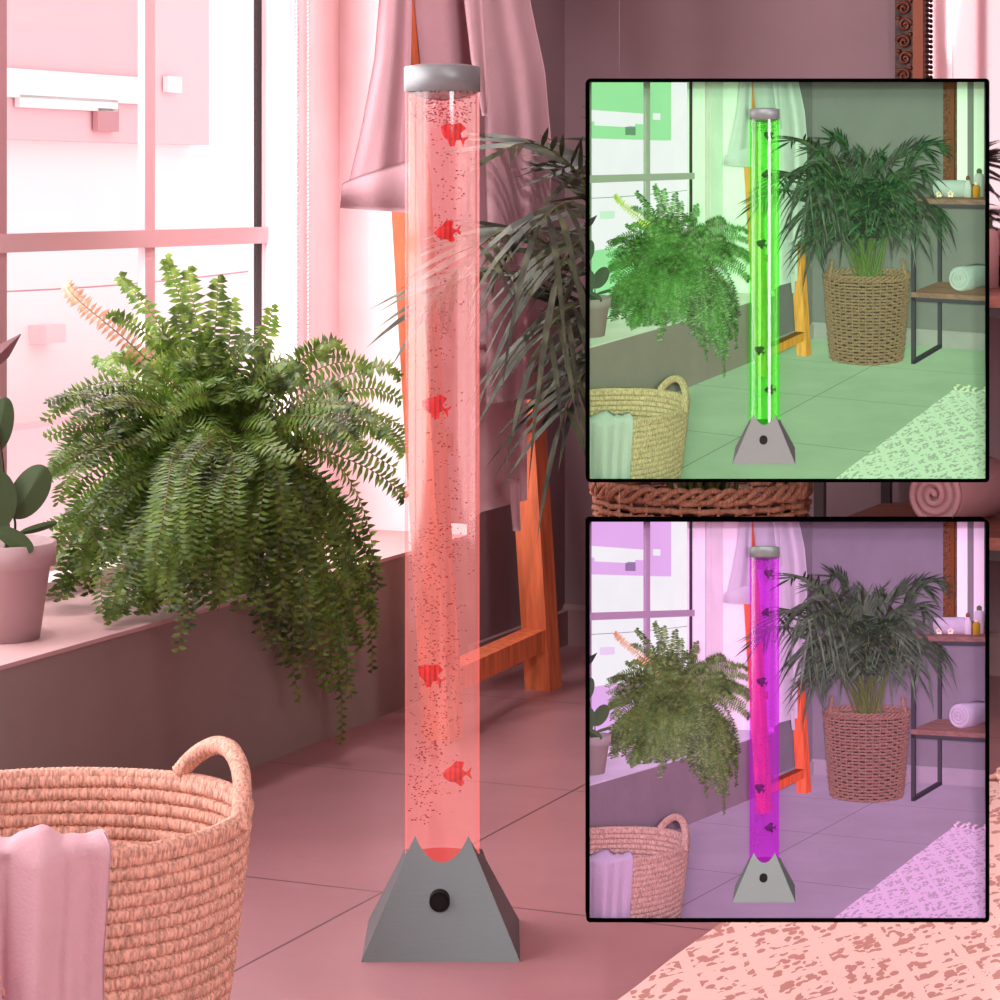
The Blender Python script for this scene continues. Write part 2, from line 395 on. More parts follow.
# ------------------------------------------------------------ outside
TO = -5.0
def oquad(mb, X0, Y0, X1, Y1, t, dep):
    a = on_t(X0, Y1, t); b = on_t(X1, Y0, t)
    return mb.stbox(sof(a), sof(b), t-dep, t, a.z, b.z)
bd = thing('building', st(4, TO, -3), 'pale building across the street seen through the window', 'building', 'pale building outside the window')
part('wall', MB().stbox(-14, 14, TO-.3, TO, -3, 14), 'outwhite', bd)
part('panel', oquad(MB(), -160, -500, 209, 134, TO+.12, .12), 'outpink', bd, 'pink facade panel')
part('louver', oquad(oquad(MB(), -60, 78, 150, 93, TO+.16, .03), 168, 77, 182, 92, TO+.16, .03), 'outwhite', bd)
part('louver', oquad(MB(), 20, 100, 118, 107, TO+.16, .03), 'outwhite', bd)
part('vent', oquad(MB(), 98, 109, 119, 131, TO+.16, .03), 'outdark', bd, 'small dark vent')
part('meter_box', oquad(MB(), 46, 324, 66, 344, TO+.1, .1), 'outpale', bd)
single('garden_wall', oquad(MB(), -400, 373, 420, 900, TO+.8, .2), 'outpink', on_t(100, 600, TO+.7), 'low pink wall outside in front of the pale building', 'wall', 'low wall outside the window')
single('cable', MB().tube([on_t(lerp(-60, 320, k/10), lerp(294, 262, k/10)+6*math.sin(PI*k/10), TO+.9) for k in range(11)], .004, 5), 'outdark', on_t(0, 288, TO+.9), 'thin cable strung outside the window', 'cable', 'thin cable outside the window')
# blind chain
bc = thing('blind_chain', on_t(302, 385, -LD+.02), 'white beaded blind chain hanging beside the window frame', 'blind chain', 'beaded blind chain beside the window')
for X in (297, 308.5):
    m = MB(); a = on_t(X, 380, -LD+.025); zt = 2.3; nb = int((zt-a.z)/.0085)
    for i in range(nb): m.ball((a.x, a.y, a.z+i*.0085), .0036, 5, 4)
    part('bead_strand', m, 'chain', bc)
m = MB(); a = on_t(297, 380, -LD+.025); b = on_t(308.5, 380, -LD+.025)
for i in range(7):
    p = lerp(a, b, i/6); m.ball((p.x, p.y, p.z-.014*math.sin(PI*i/6)), .0036, 5, 4)
part('bead_loop', m, 'chain', bc)
# ============================================================ BUBBLE LAMP
LX, LY = -.0795, 3.755; TR = .0513
lamp = thing('bubble_lamp', (LX, LY, 0), 'tall red-lit bubble tube lamp standing on the rose floor, largest of the three', 'lamp', 'tall bubble tube lamp on the floor')
def hh(h): return .1065*(1-h/.231)
TRh = TR
m = MB()
for q in range(4):
    ang = q*PI/2
    def fn(u, v, ang=ang):
        phi = lerp(-PI/4, PI/4, u); hw = TRh*math.cos(phi); h = .231*(1-hw/.1065)
        hf = 1e9 if q == 0 else (.112 if q == 2 else lerp(.153, .112, u if q == 1 else 1-u)); h = min(h, hf)
        h = h*v; half = hh(h); x = half*math.tan(phi) if v < 1 else TRh*math.sin(phi)
        xx = lerp(hh(0)*(2*u-1), TRh*math.sin(phi), v)
        y = -half
        if v == 1 and h == hf: xx = half*math.tan(phi)
        return (LX + xx*math.cos(ang)-y*math.sin(ang), LY + xx*math.sin(ang)+y*math.cos(ang), h)
    m.grid(fn, 24, 10, False)
b0 = .1065; m.add([(LX-b0,LY-b0,0),(LX+b0,LY-b0,0),(LX+b0,LY+b0,0),(LX-b0,LY+b0,0)], [(3,2,1,0)], False)
base = part('base', m, 'lampmetal', lamp, 'grey pyramid base')
kz = .0135+ .058
ky = LY-hh(.074)
part('knob', MB().tube([(LX-.002, ky+.004, .075), (LX-.002, ky-.010, .074)], .0138, 28, smooth=False).tube([(LX-.002, ky-.010, .074), (LX-.002, ky-.0125, .074)], .0095, 28, smooth=False), 'knob', lamp, 'black round knob')
tz0, tz1 = .012, 1.172
part('tube', MB().lathe([(TR, tz0), (TR, .3), (TR, .6), (TR, .9), (TR, tz1-.005)], (LX, LY, 0), 64), 'tube', lamp, 'translucent red-lit tube')
cp = MB().lathe([(TR-.004, tz1-.004), (TR+.0012, tz1-.004), (TR+.0012, tz1+.029), (TR-.001, tz1+.031), (TR*.7, tz1+.0335), (0.0001, tz1+.0345)], (LX, LY, 0), 64)
cp.lathe([(TR+.0003, tz1+.004), (TR*.8, tz1-.008), (TR*.45, tz1-.0125), (.0001, tz1-.0138)], (LX, LY, 0), 48)
part('cap', cp, 'capmetal', lamp, 'silver cap')
m = MB()
for i in range(260):
    a = R.random()*2*PI; r = TR*.92*math.sqrt(R.random()); m.ball((LX+r*math.cos(a), LY+r*math.sin(a), tz1-.0142+.012*(r/TR)**2), .0017, 5, 4)
part('speckle', m, 'lampmetal', lamp, kind='stuff')
part('light_disc', MB().lathe([(TR-.003, .116), (.0001, .117)], (LX, LY, 0), 40), 'tubeedge', lamp, 'glowing red disc')
if 0: part('rim_line', MB().tube([(LX+(TR-.0006)*math.cos(2*PI*k/48), LY+(TR-.0006)*math.sin(2*PI*k/48), tz0+.10) for k in range(48)], .0009, 5, True), 'tubeedge', lamp)
m = MB()
for i in range(1500):
    band = R.random()
    if band < .35: Z = .16+.42*R.random(); cx = -.014+.016*math.sin(Z*22)
    elif band < .8: Z = .2+.95*R.random(); cx = .008*math.sin(Z*14)
    else: Z = 1.125+.035*R.random(); cx = 0
    x = cx+R.gauss(0, .018 if band < .8 else .03); y = R.gauss(0, .014)
    if x*x+y*y > (TR*.9)**2: continue
    w = R.uniform(.0006, .0013); m.ball((LX+x, LY+y, Z), w, 5, 4, (R.uniform(1, 2.0), 1, R.uniform(.6, 1)))
part('bubbles', m, 'bubble', lamp, kind='stuff')
# toy fish
def fish(X, Y, sc, flip, tilt, label, rl):
    c = at(X, Y, LY-.012); sc *= 1.3; o = thing('toy_fish', c, label, 'toy fish', rl, group='toy fish in the red tube')
    def tf(x, z, y=0):
        x *= sc*flip; z *= sc; y *= sc; ca, sa = math.cos(tilt), math.sin(tilt)
        return (c.x+x*ca-z*sa, c.y+y, c.z+x*sa+z*ca)
    b = MB(); prof = [(-.014,.001),(-.012,.004),(-.008,.0075),(-.003,.0092),(.003,.0085),(.008,.005),(.011,.0022),(.012,.0018)]
    vs = []; fs = []
    for (x, h) in prof:
        for k in range(10):
            a = 2*PI*k/10; vs.append(tf(x, h*math.cos(a), .35*h*math.sin(a)))
    for i in range(len(prof)-1):
        for k in range(10): fs.append((i*10+k, i*10+(k+1) % 10, (i+1)*10+(k+1) % 10, (i+1)*10+k))
    fs += [tuple(range(10)), tuple(range(70, 80))]
    b.add(vs, fs); part('body', b, 'fish', o)
    def fin(nm, pts):
        q = MB(); n = len(pts); q.add([tf(x, z, -.0006) for x, z in pts]+[tf(x, z, .0006) for x, z in pts], [tuple(range(n)), tuple(range(n, 2*n))[::-1]]+[(i, (i+1) % n, (i+1) % n+n, i+n) for i in range(n)], False)
        part(nm, q, 'fish', o)
    fin('tail_fin', [(.011, 0), (.019, .007), (.0165, 0), (.019, -.007)])
    fin('dorsal_fin', [(-.006, .007), (.002, .0145), (.011, .013), (.008, .004)])
    fin('anal_fin', [(-.002, -.008), (.006, -.014), (.01, -.011), (.008, -.004)])
fish(452, 133, .95, 1, -.55, 'red toy fish topmost in the red tube, diving', 'topmost toy fish in the tube')
fish(446, 232, .85, 1, .1, 'striped red toy fish second from top in the red tube', 'second toy fish from top')
fish(434, 406, .95, 1, -.35, 'red toy fish in the middle of the red tube', 'middle toy fish in the tube')
fish(429, 674, .95, 1, -.6, 'red toy fish second from bottom in the red tube', 'second lowest toy fish')
fish(455, 774, .95, 1, .05, 'red toy fish lowest in the red tube above the base', 'lowest toy fish in the tube')
# ============================================================ LADDER RACK + ROBE
f1 = on_h(443.5, 738, 0); f2 = on_h(543.5, 688, 0)
rk = thing('towel_ladder', lerp(f1, f2, .5), 'orange-brown wooden ladder rack standing behind the red lamp', 'ladder rack', 'wooden ladder rack by the corner')
LEAN = -N*.066
HL = 1.95
hw1, hw2 = N*.028, D*.032
for f in (f1, f2):
    part('rail', MB().beam(f, f+LEAN*HL+Vector((0, 0, HL)), hw1, hw2), 'rackwood', rk)
for z in (.105, .55, .97, 1.40, 1.82):
    a = f1+LEAN*z+Vector((0, 0, z))+D*.03; b = f2+LEAN*z+Vector((0, 0, z))-D*.03
    part('rung', MB().beam(a, b, N*.024, Vector((0, 0, .017 if z > .2 else .022))), 'rackwood', rk)
robe = thing('bath_robe', at(470, 520, 5.25), 'pale pink bathrobe hanging over the wooden ladder rack', 'robe', 'pale bathrobe hanging on the ladder rack')
def hang(L, Rr, y0, y1, zL, zR, amp, fr, ph=0, th=.014, hem=None, nu=60, nv=50):
    def fn(u, v):
        y = lerp(y0, y1 if hem is None else poly(hem, u), v)
        X = lerp(poly(L, y), poly(Rr, y), u)
        k = .55+.45*v
        z = lerp(zL, zR, u) + amp*k*(math.sin(u*fr*2*PI+ph+.9*math.sin(v*2.2)+1.2*u*u) + .3*math.sin(u*fr*3.7*PI+1.3+ph+v*1.1))
        return at(X, y, z)
    return MB().cloth(fn, nu, nv, Vector((0, th, 0)))
part('body', hang([(-90,415),(0,414),(60,420),(100,424),(520,426)], [(-90,520),(0,520),(150,527),(530,527)], -90, 515, 5.16, 5.42, .016, 2.2, hem=[(0,522),(.4,524),(.55,512),(1,500)]), 'robe', robe)
part('front_panel', hang([(-90,462),(0,466),(60,474),(110,484),(250,488),(400,486)], [(-90,526),(0,530),(70,545),(150,552),(250,549),(400,543)], -90, 400, 5.16, 5.34, .013, 1.8, 1.1, hem=[(0,404),(1,398)]), 'robe', robe)
part('lapel', hang([(-90,458),(0,464),(60,471),(110,481),(120,483)], [(-90,474),(0,482),(60,486),(110,488),(120,488)], -90, 116, 5.12, 5.15, .006, 1, 1.1, nu=14), 'robe', robe)
part('belt', hang([(480,508),(532,513)], [(480,519),(532,521)], 480, 531, 5.25, 5.27, .002, 1, nu=8, nv=10), 'robe', robe)
sv = part('sleeve', hang([(-90,384),(0,379),(60,374),(130,361),(185,348),(200,346)], [(-90,410),(0,412),(60,411),(205,409)], -90, 196, 5.02, 5.08, .015, 1.2, .4), 'robe', robe)
part('cuff', hang([(180,343),(214,340)], [(160,411),(212,410)], 0, 211, 4.985, 5.03, .007, 1.2, .2, hem=None, nv=14, nu=40) if False else MB().cloth(lambda u, v: at(lerp(342-2*v, 410, u), lerp(lerp(184, 160, u**.8), lerp(208, 213, u), v), 4.985+.03*u+.006*math.sin(u*9)-.012*math.sin(PI*v)), 40, 10, Vector((0, .02, 0))), 'robe', sv)
# ============================================================ BOSTON FERN
FC = at(222, 482, 4.98)
fz = LH
tf_ = tof(FC)
fern = thing('boston_fern', (FC.x, FC.y, fz), 'large bushy green fern spilling over the window ledge', 'fern', 'large bushy fern on the window ledge')
part('pot', MB().lathe([(.06, 0), (.085, .15), (.092, .15), (.092, .175), (.078, .175), (.075, .15), (.0001, .148)], (FC.x, FC.y, fz), 28), 'clay', fern)
def bez(a, b, c, d, t):
    u = 1-t; return a*(u*u*u)+b*(3*u*u*t)+c*(3*u*t*t)+d*(t*t*t)
fol, stems, pale = MB(), MB(), MB()
def leaflet(mb, p, dr, up, L, W, bend=.3):
    nrm = dr.cross(up); w = up*W
    a = p; b = p+dr*L*.45+nrm*L*.05; c = p+dr*L-up*L*bend*.25 - nrm*L*.10
    mb.add([a-w*.35, a+w*.35, b+w*.62+up*0, b-w*.5, c], [(0, 3, 2, 1), (3, 4, 2)], False)
def fern_frond(P, lw=.030, sp=.0112, mb=None, wide=1.0, W=.0066):
    mb = mb or fol
    n = 26; pts = [bez(*P, i/n) for i in range(n+1)]
    stems.tube(pts, lambda i: .0016*(1-i/n*.7), 4, caps=False)
    ln = sum((pts[i+1]-pts[i]).length for i in range(n)); k = max(8, int(ln/sp)); tw = R.uniform(-.5, .5)
    for i in range(2, k):
        t = i/k
        if t < .12: continue
        p = bez(*P, t); tn = (bez(*P, min(1, t+.02))-bez(*P, t-.02)).normalized()
        view = (CAM-p).normalized(); out = Vector((p.x-FC.x, p.y-FC.y, 0)); 
        fn = (view*.75 + out*1.2 + Vector((0, 0, .5))).normalized(); fn = (Matrix.Rotation(tw, 3, tn) @ fn)
        side = tn.cross(fn).normalized(); env = math.sin(PI*min(1, (1-t)*.82+.14))**.7 if t > .3 else min(1, .5+t*1.7)
        for sg in (-1, 1):
            L = lw*wide*env*R.uniform(.85, 1.1)
            dr = (side*sg + tn*R.uniform(.1, .4) + Vector((0, 0, -.12)) + fn*R.uniform(-.35, .25)).normalized()
            leaflet(mb, p+tn*(sp*.5 if sg > 0 else 0), dr, tn.cross(dr).cross(dr).normalized()*(-1), L, W*R.uniform(.85, 1.15), R.uniform(.1, .6))
def ff(X, Y, z, up1=.12, lift=.1, sx=None, **kw):
    z = min(z, on_t(X, Y, TW+.05).y)
    a = FC+Vector((R.gauss(0, .03), R.gauss(0, .03), -.02)); e = at(X, Y, z)
    h = e-a; hor = Vector((h.x, h.y, 0))
    sw = .0 if Y < 400 else .045
    c1 = a+hor*R.uniform(.05, .3)+Vector((R.gauss(0, sw), 0, max(up1, h.z*.5+.05))); c2 = e-hor*R.uniform(.0, .2)+Vector((R.gauss(0, sw), R.gauss(0, sw*.4), lift))
    fern_frond([a, c1, c2, e], **kw)
# upright fronds
for (X, Y, l) in [(166, 258, -.05), (188, 268, -.07), (218, 276, -.08), (120, 276, -.04), (272, 305, -.08), (205, 330, -.05), (150, 330, -.05), (245, 330, -.05), (178, 305, -.06), (232, 300, -.07), (130, 350, 0), (95, 360, .0), (270, 350, 0), (300, 372, .03)]:
    ff(X, Y, 4.98+R.uniform(-.06, .1), .2, l, wide=.95, sp=.0135, W=.0085)
ff(66, 283, 4.95, .22, -.05, mb=pale, wide=.8); ff(112, 318, 4.9, .2, .02, wide=.7)
# right reaching
for (X, Y) in [(402, 402), (405, 432), (404, 500), (398, 470), (372, 372), (400, 378), (345, 352), (404, 455)]:
    ff(X, Y, 4.95+R.uniform(-.06, .08), .16, .07, wide=.95)
# left reaching, resting near the ledge
for i in range(60):
    X = R.uniform(42, 150); Y = R.uniform(400, 600) if X < 110 else R.uniform(470, 622)
    ff(X, Y, min(4.66+R.uniform(-.1, .16)+.001*(X-60), .708*F/(Y-190)), .14, R.uniform(.03, .12), wide=R.uniform(.8, 1))
for i in range(42):
    X = R.uniform(48, 185); Y = R.uniform(545, 618-.05*abs(X-90))
    ff(X, Y, .710*F/(Y-190)-R.uniform(0, .06), .12, R.uniform(.08, .2), wide=R.uniform(.75, 1))
# crown filling
for i in range(85):
    a = R.uniform(0, 2*PI); rr = R.uniform(.2, 1)
    ff(222+165*rr*math.cos(a), 440+85*rr*math.sin(a)-20, 4.85-.14*rr*math.sin(a)+R.uniform(-.1, .05), R.uniform(.1, .2), R.uniform(.02, .09))
# drooping fronts
for i in range(100):
    X = R.uniform(150, 388); low = poly([(150,600),(180,625),(240,615),(290,680),(330,700),(350,700),(388,610)], X)
    Y = lerp(520, low, R.random()**.6); tt = .03+.06*R.random()+.0002*(low-Y)
    e = on_t(X, Y, tt); ff(X, Y, min(e.y, 4.86+.0012*(X-200)), R.uniform(.08, .2), R.uniform(.14, .26), wide=R.uniform(.9, 1.1))
for (X, Y) in [(341, 746), (352, 700), (372, 675), (300, 705), (178, 655), (190, 632), (376, 640), (325, 690)]:
    ff(X, Y, on_t(X, Y, .06).y, .15, .25, wide=.85)
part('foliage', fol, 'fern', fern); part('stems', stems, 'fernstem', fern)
part('young_frond', pale, 'fernpale', fern, 'pale peach young frond')
# ============================================================ SMALL POT PLANT (left edge)
pc = at(1, 645, 4.40); pc.z = LH
pp = thing('potted_plant', pc, 'small potted plant with round leaves, cut by the left edge of the photo', 'potted plant', 'small round-leaved potted plant on the ledge')
part('pot', MB().lathe([(.0001, .0), (.062, 0), (.079, .118), (.087, .119), (.089, .156), (.081, .156), (.076, .12), (.074, .13), (.0001, .13)], pc, 44), 'clay', pp)
part('soil', MB().lathe([(.077, .132), (.0001, .138)], pc, 24), 'soil', pp)
def roundleaf(X, Y, rx, ry, tilt, z, key='roundleaf', point=0.0, cup=.2):
    c = at(X, Y, z); s_ = z/F; m = MB()
    def fn(u, v):
        a = 2*PI*u; r = v; x = rx*r*math.cos(a); y = ry*r*math.sin(a)
        x *= 1-point*max(0, math.sin(a)*r)
        xx = x*math.cos(tilt)-y*math.sin(tilt); yy = x*math.sin(tilt)+y*math.cos(tilt)
        return (c.x+xx*s_, c.y+cup*abs(x)*s_*1.2+.1*yy*s_, c.z+yy*s_)
    m.grid(fn, 28, 5); b = MB(); b.grid(lambda u, v: tuple(Vector(fn(1-u, v))+Vector((0, .0016, 0))), 28, 5); m.add(b.v, b.f)
    lf = part('leaf', m, key, pp)
    foot = pc+Vector((R.uniform(-.01, .015), 0, .135)); bot = at(X+ry*math.sin(tilt)*.95, Y+ry*math.cos(tilt)*.95, z+.003)
    part('leaf_stalk', MB().tube([lerp(foot, bot, k/6)+Vector((.012*math.sin(PI*k/6), 0, 0)) for k in range(7)], .0022, 6), 'soil' if key == 'curlleaf' else 'roundleaf', lf)
roundleaf(29, 492, 18, 30, -.55, 4.36); roundleaf(1, 424, 12, 27, -.15, 4.42); roundleaf(-8, 500, 24, 32, .1, 4.34)
roundleaf(14, 540, 9, 22, 1.05, 4.33, cup=.5); roundleaf(38, 528, 4, 20, -1.3, 4.40, cup=.3); roundleaf(2, 352, 8, 26, -.8, 4.42, 'curlleaf', .75, .6); roundleaf(-20, 460, 20, 30, .5, 4.45)
# ============================================================ COILED STRAW BASKET + TOWEL
BX, BY, BR, BRy, BH = -.527, 3.02, .250, .205, .346
bk = thing('straw_basket', (BX, BY, 0), 'coiled straw laundry basket with a looped handle and towel over its rim', 'basket', 'coiled straw basket with looped handle')
NR = 23; rho = .0090
body = MB()
def coil(mb, r, z, rh, seg, stitch, ph, n=6, amp=.16, zf=None):
    vs = []; fs = []
    for i in range(seg):
        a = 2*PI*i/seg; w = 1.02-amp*1.5*(max(0, math.cos(stitch*a+ph+.6*math.sin(31*a+ph)))**3)+.05*math.sin(7*a+ph*3); zz = z+(zf(a) if zf else 0)
        for k in range(n):
            b = 2*PI*k/n+.3; q = r+rh*w*math.cos(b)*1.0
            vs.append((BX+q*math.cos(a), BY+q*BRy/BR*math.sin(a), zz+rh*w*math.sin(b)))
    for i in range(seg):
        j = (i+1) % seg
        for k in range(n): fs.append((i*n+k, j*n+k, j*n+(k+1) % n, i*n+(k+1) % n))
    mb.add(vs, fs)
sag = lambda a: .004*math.sin(2*a+.5)
for k in range(NR):
    h = k/(NR-1); z = rho+h*(BH-2*rho); r = lerp(.19, BR-.006, h**.62)
    coil(body, r, z, rho, 640 if k > 8 else 280, 160 if k > 8 else 93, R.random()*6, zf=lambda a, h=h: sag(a)*h)
for k in range(6): coil(body, .175-.03*k, rho, rho, 160, 50, k, n=5)
part('body', body, 'straw', bk)
def rimpt(a, dz=0, dr=0): return Vector((BX+(BR+dr)*math.cos(a), BY+(BRy+dr)*math.sin(a), BH+sag(a)+dz))
rm = MB(); coil(rm, BR-.004, BH-.002, .0085, 900, 225, 1, amp=.10, zf=sag); part('rim', rm, 'straw', bk)
def handle(sgn):
    a0, a1 = (.90, -.25) if sgn > 0 else (PI-.90, PI+.25)
    A = rimpt(a0, .004, -.004); B = rimpt(a1, -.01, .0)
    ptsb = [bez(A, A+Vector((sgn*.045, -.01, .060)), B+Vector((sgn*.012, .06, .088)), B, k/150) for k in range(151)]
    m = MB(); m.tube(ptsb, lambda i: .0108*(1-.14*max(0, math.cos(i*2*PI/3.0+.3*math.sin(i*.7)))), 9)
    return m
hsc = handle(1); part('handle', hsc, 'straw', bk); part('handle', handle(-1), 'straw', bk)
tw = MB()
A0, A1 = 1.5*PI-.85, 1.5*PI+.47
def ftow(u, v):
    a = lerp(A0, A1, u)
    fold = 1.25*math.sin(u*25+.6*v+.8*math.sin(v*2+u*3))+.6*abs(math.sin(u*19+2+v*1.2))*2-.8+.25*math.sin(u*70+v*5)
    q = v
    if q < .18:
        k = q/.18; dr = -.028-.004*fold; dz = lerp(-.085, .004, k)
    elif q < .30:
        k = (q-.18)/.12; b = PI*(1-k); dr = .000+.028*math.cos(b); dz = .004+.020*math.sin(b)+.004*fold*math.sin(b)
    else:
        k = (q-.30)/.70; dz = .004-.315*k; dr = .028+.01*k*0-.035*k+ .0125*fold*min(1, .45+k*1.3)
        a += .10*max(0, k-.35)*(u**3)
    return rimpt(a, dz, dr)
tw.cloth(ftow, 110, 60, Vector((0, .006, .001)))
single('towel', tw, 'towelpink', rimpt(1.5*PI-.2, -.31, .02), 'soft pink towel draped over the front rim of the straw basket', 'towel', 'towel draped over the basket rim')
# ============================================================ PALM IN WICKER BASKET
wc = on_h(701, 699, 0)
WX, WY = wc.x, wc.y
WH = .438
wb = thing('wicker_basket', (WX, WY, 0), 'brown wicker basket on the floor holding the palm', 'basket', 'brown wicker basket holding the palm')
m = MB(); NS = 36
def wr(h): return lerp(.178, .212, h**.8)
for k in range(27):
    h = k/26; z = .012+h*(WH-.03)
    m.tube([(WX+(wr(h)+(.0075*math.cos(NS/2*2*PI*i/176+PI*k))+R.gauss(0, .0008))*math.cos(2*PI*i/176), WY+(wr(h)+.0075*math.cos(NS/2*2*PI*i/176+PI*k))*math.sin(2*PI*i/176), z+R.gauss(0, .001)) for i in range(176)], .0062, 5, True)
part('body', m, 'wicker', wb)
m = MB()
for k in range(NS):
    a = 2*PI*(k+.5)/NS; m.tube([(WX+wr(h)*math.cos(a), WY+wr(h)*math.sin(a), .004+h*(WH-.01)) for h in (0, .33, .66, 1)], .0035, 5)
part('stakes', m, 'wicker', wb)
m = MB()
for j in range(3):
    m.tube([(WX+(wr(1)+.004+.006*math.cos(14*2*PI*i/160+j*2.1))*math.cos(2*PI*i/160), WY+(wr(1)+.004+.006*math.cos(14*2*PI*i/160+j*2.1))*math.sin(2*PI*i/160), WH-.004+.012*math.sin(14*2*PI*i/160+j*2.1)) for i in range(160)], .0062, 6, True)
part('rim', m, 'wicker', wb)
m = MB(); m.lathe([(.166, .004), (.196, WH-.05)], (WX, WY, 0), 40)  # soil-coloured liner added behind the weave to paint its gaps dark
m.lathe([(.19, WH-.045), (.0001, WH-.04)], (WX, WY, 0), 30); part('soil', m, 'soil', wb)
for sg in (-1, 1):
    m = MB()
    for q in (0, 1, 2):
        m.tube([(WX+sg*(.192-.012*math.sin(PI*k/24)+.004*math.sin(k*.9+q*2)), WY-.06+.05*math.cos(PI*k/24)+.004*math.cos(k*.9+q*2.1), WH-.02+.098*math.sin(PI*k/24)) for k in range(25)], .0052, 6)
    part('handle', m, 'wicker', wb)
palm = thing('areca_palm', (WX, WY, WH-.04), 'leafy dark green palm growing from the brown wicker basket', 'palm', 'leafy dark palm in the wicker basket')
def palm_leaf(mb, p, dr, L, W, droop):
    sd = dr.cross(Vector((0, 0, 1)))
    if sd.length < .1: sd = Vector((1, 0, 0))
    view = (CAM-p).normalized(); sd = (dr.cross(view)*.8+sd.normalized()*.5).normalized()
    n = 5; vs = []
    for i in range(n+1):
        t = i/n; q = p+dr*L*t-Vector((0, 0, 1))*droop*L*t*t; w = W*(.35+.65*math.sin(PI*min(.5, t*1.4)))*(1-t**2.2)
        vs += [q-sd*w, q+sd*w]
    mb.add(vs, [(2*i, 2*i+1, 2*i+3, 2*i+2) for i in range(n)], False)
def palm_frond(X, Y, z, lift=.18, L=.2, droop=.4, side_up=0.0, npair=15, t0=.42):
    a = Vector((WX+R.gauss(0, .035), WY+R.gauss(0, .035), WH-.04)); e = at(X, Y, z); h = e-a; hor = Vector((h.x, h.y, 0))
    P = [a, a+hor*.22+Vector((0, 0, max(.16, h.z*.5))), e-hor*.35+Vector((0, 0, lift)), e]
    stm = MB().tube([bez(*P, k/24) for k in range(25)], lambda i: .0052*(1-i/24*.75), 5); lf = MB()
    for i in range(npair+1):
        t = lerp(t0, 1, i/npair); p = bez(*P, t); tn = (bez(*P, min(1, t+.02))-bez(*P, t-.02)).normalized()
        side = tn.cross(Vector((0, 0, 1)))
        if side.length < .25: side = tn.cross((CAM-p).normalized())
        side.normalize(); env = .55+.45*math.sin(PI*min(1, .15+(1-i/npair)*.85))
        for sg in ((-1, 1) if i < npair else (0,)):
            dr = (side*sg*R.uniform(.75, 1) + tn*R.uniform(.75, 1.15) + Vector((0, 0, side_up+R.uniform(-.12, .12)))).normalized()
            palm_leaf(lf, p, dr, L*env*R.uniform(.85, 1.1), .0066*R.uniform(.85, 1.1), droop*R.uniform(.6, 1.3))
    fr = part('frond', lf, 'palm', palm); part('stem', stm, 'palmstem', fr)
for args in [(505,150,5.1,.10,.17,.12,.1), (470,258,4.95,.2,.21,.25), (432,305,5.0,.22,.2,.2), (540,225,4.9,.18,.24,.9), (560,270,4.85,.22,.25,1.0), (560,425,5.1,.3,.2,.5), (580,170,5.2,.1,.19,.2,.15),
             (625,200,5.3,.08,.19,.12,.35), (655,225,5.6,.03,.18,.08,.4), (690,215,5.5,.02,.17,.08,.4), (715,195,5.7,.02,.18,.08,.4), (755,205,5.6,.04,.18,.08,.4), (800,185,5.5,.06,.19,.12,.3), (845,172,5.45,.10,.19,.2,.15), (885,165,5.5,.12,.16,.2,.1),
             (850,235,5.35,.18,.17,.35), (815,275,5.1,.2,.2,.6), (900,345,5.3,.24,.14,.7), (850,350,5.1,.28,.19,.8), (810,380,5.0,.28,.17,.7), (770,300,4.95,.2,.22,.6), (705,320,4.9,.18,.18,.4), (650,330,4.95,.2,.2,.5), (600,350,4.95,.24,.19,.6),
             (590,255,5.15,.14,.2,.3,.1), (660,270,5.1,.12,.19,.25,.15), (740,265,5.2,.12,.19,.25,.15), (540,345,4.9,.24,.2,.8), (785,240,5.2,.12,.19,.2,.15), (575,400,5.2,.2,.15,.5), (700,380,4.85,.22,.15,.4), (760,390,4.9,.24,.15,.5), (640,400,4.9,.24,.15,.5), (620,150,5.6,.08,.16,.1,.3)]:
    palm_frond(*args)
# ============================================================ SHELF UNIT
sf, sb_ = -.535, -.03; tL, tR_ = .755, 1.95
sh = thing('shelf_unit', st(sf, tL), 'black metal shelf unit with brown wooden boards against the back wall', 'shelf', 'black metal and wood shelf unit')
pw = .020
for s_ in (sf, sb_-pw):
    for t_ in (tL, tR_-pw): part('post', MB().stbox(s_, s_+pw, t_, t_+pw, 0, .805), 'blackmetal', sh)
for z in (.805, .336, 0.0):
    m = MB()
    for t_ in (tL, tR_-pw): m.stbox(sf, sb_, t_, t_+pw, z-.02 if z else 0, z if z else .02)
    if z: m.stbox(sf, sf+pw, tL, tR_, z-.02, z); m.stbox(sb_-pw, sb_, tL, tR_, z-.02, z)
    part('side_bar', m, 'blackmetal', sh)
part('board', MB().stbox(sf-.004, sb_, tL-.006, tR_+.006, .805, .829), 'shelfwood', sh)
part('board', MB().stbox(sf-.002, sb_, tL+.001, tR_+.006, .336, .360), 'shelfwood', sh)
def roll(c, ax, r, L, turns=3.2):
    ax = ax.normalized(); u = Vector((0, 0, 1)); w = ax.cross(u).normalized(); m = MB()
    # outer body
    K = 44; prof = [(0, .02), (-.012, .35), (-.010, .7), (-.004, .93), (.006, 1.0), (L*.5, 1.02), (L-.006, 1.0), (L+.006, .9), (L+.008, .5), (L, .02)]
    vs = []; fs = []
    for (x, k) in prof:
        for i in range(K):
            a = 2*PI*i/K; vs.append(c+ax*x+(u*math.sin(a)+w*math.cos(a))*r*k*(1+.02*math.sin(3*a)))
    for j in range(len(prof)-1):
        for i in range(K): fs.append((j*K+i, j*K+(i+1) % K, (j+1)*K+(i+1) % K, (j+1)*K+i))
    m.add(vs, fs)
    sp = MB()
    n = 90; pts = [c-ax*(.010+.004*(1-k/n))+(u*math.sin(turns*2*PI*k/n)+w*math.cos(turns*2*PI*k/n))*r*lerp(.06, .96, k/n) for k in range(n+1)]
    sp.tube(pts, r*.115, 6); return m, sp
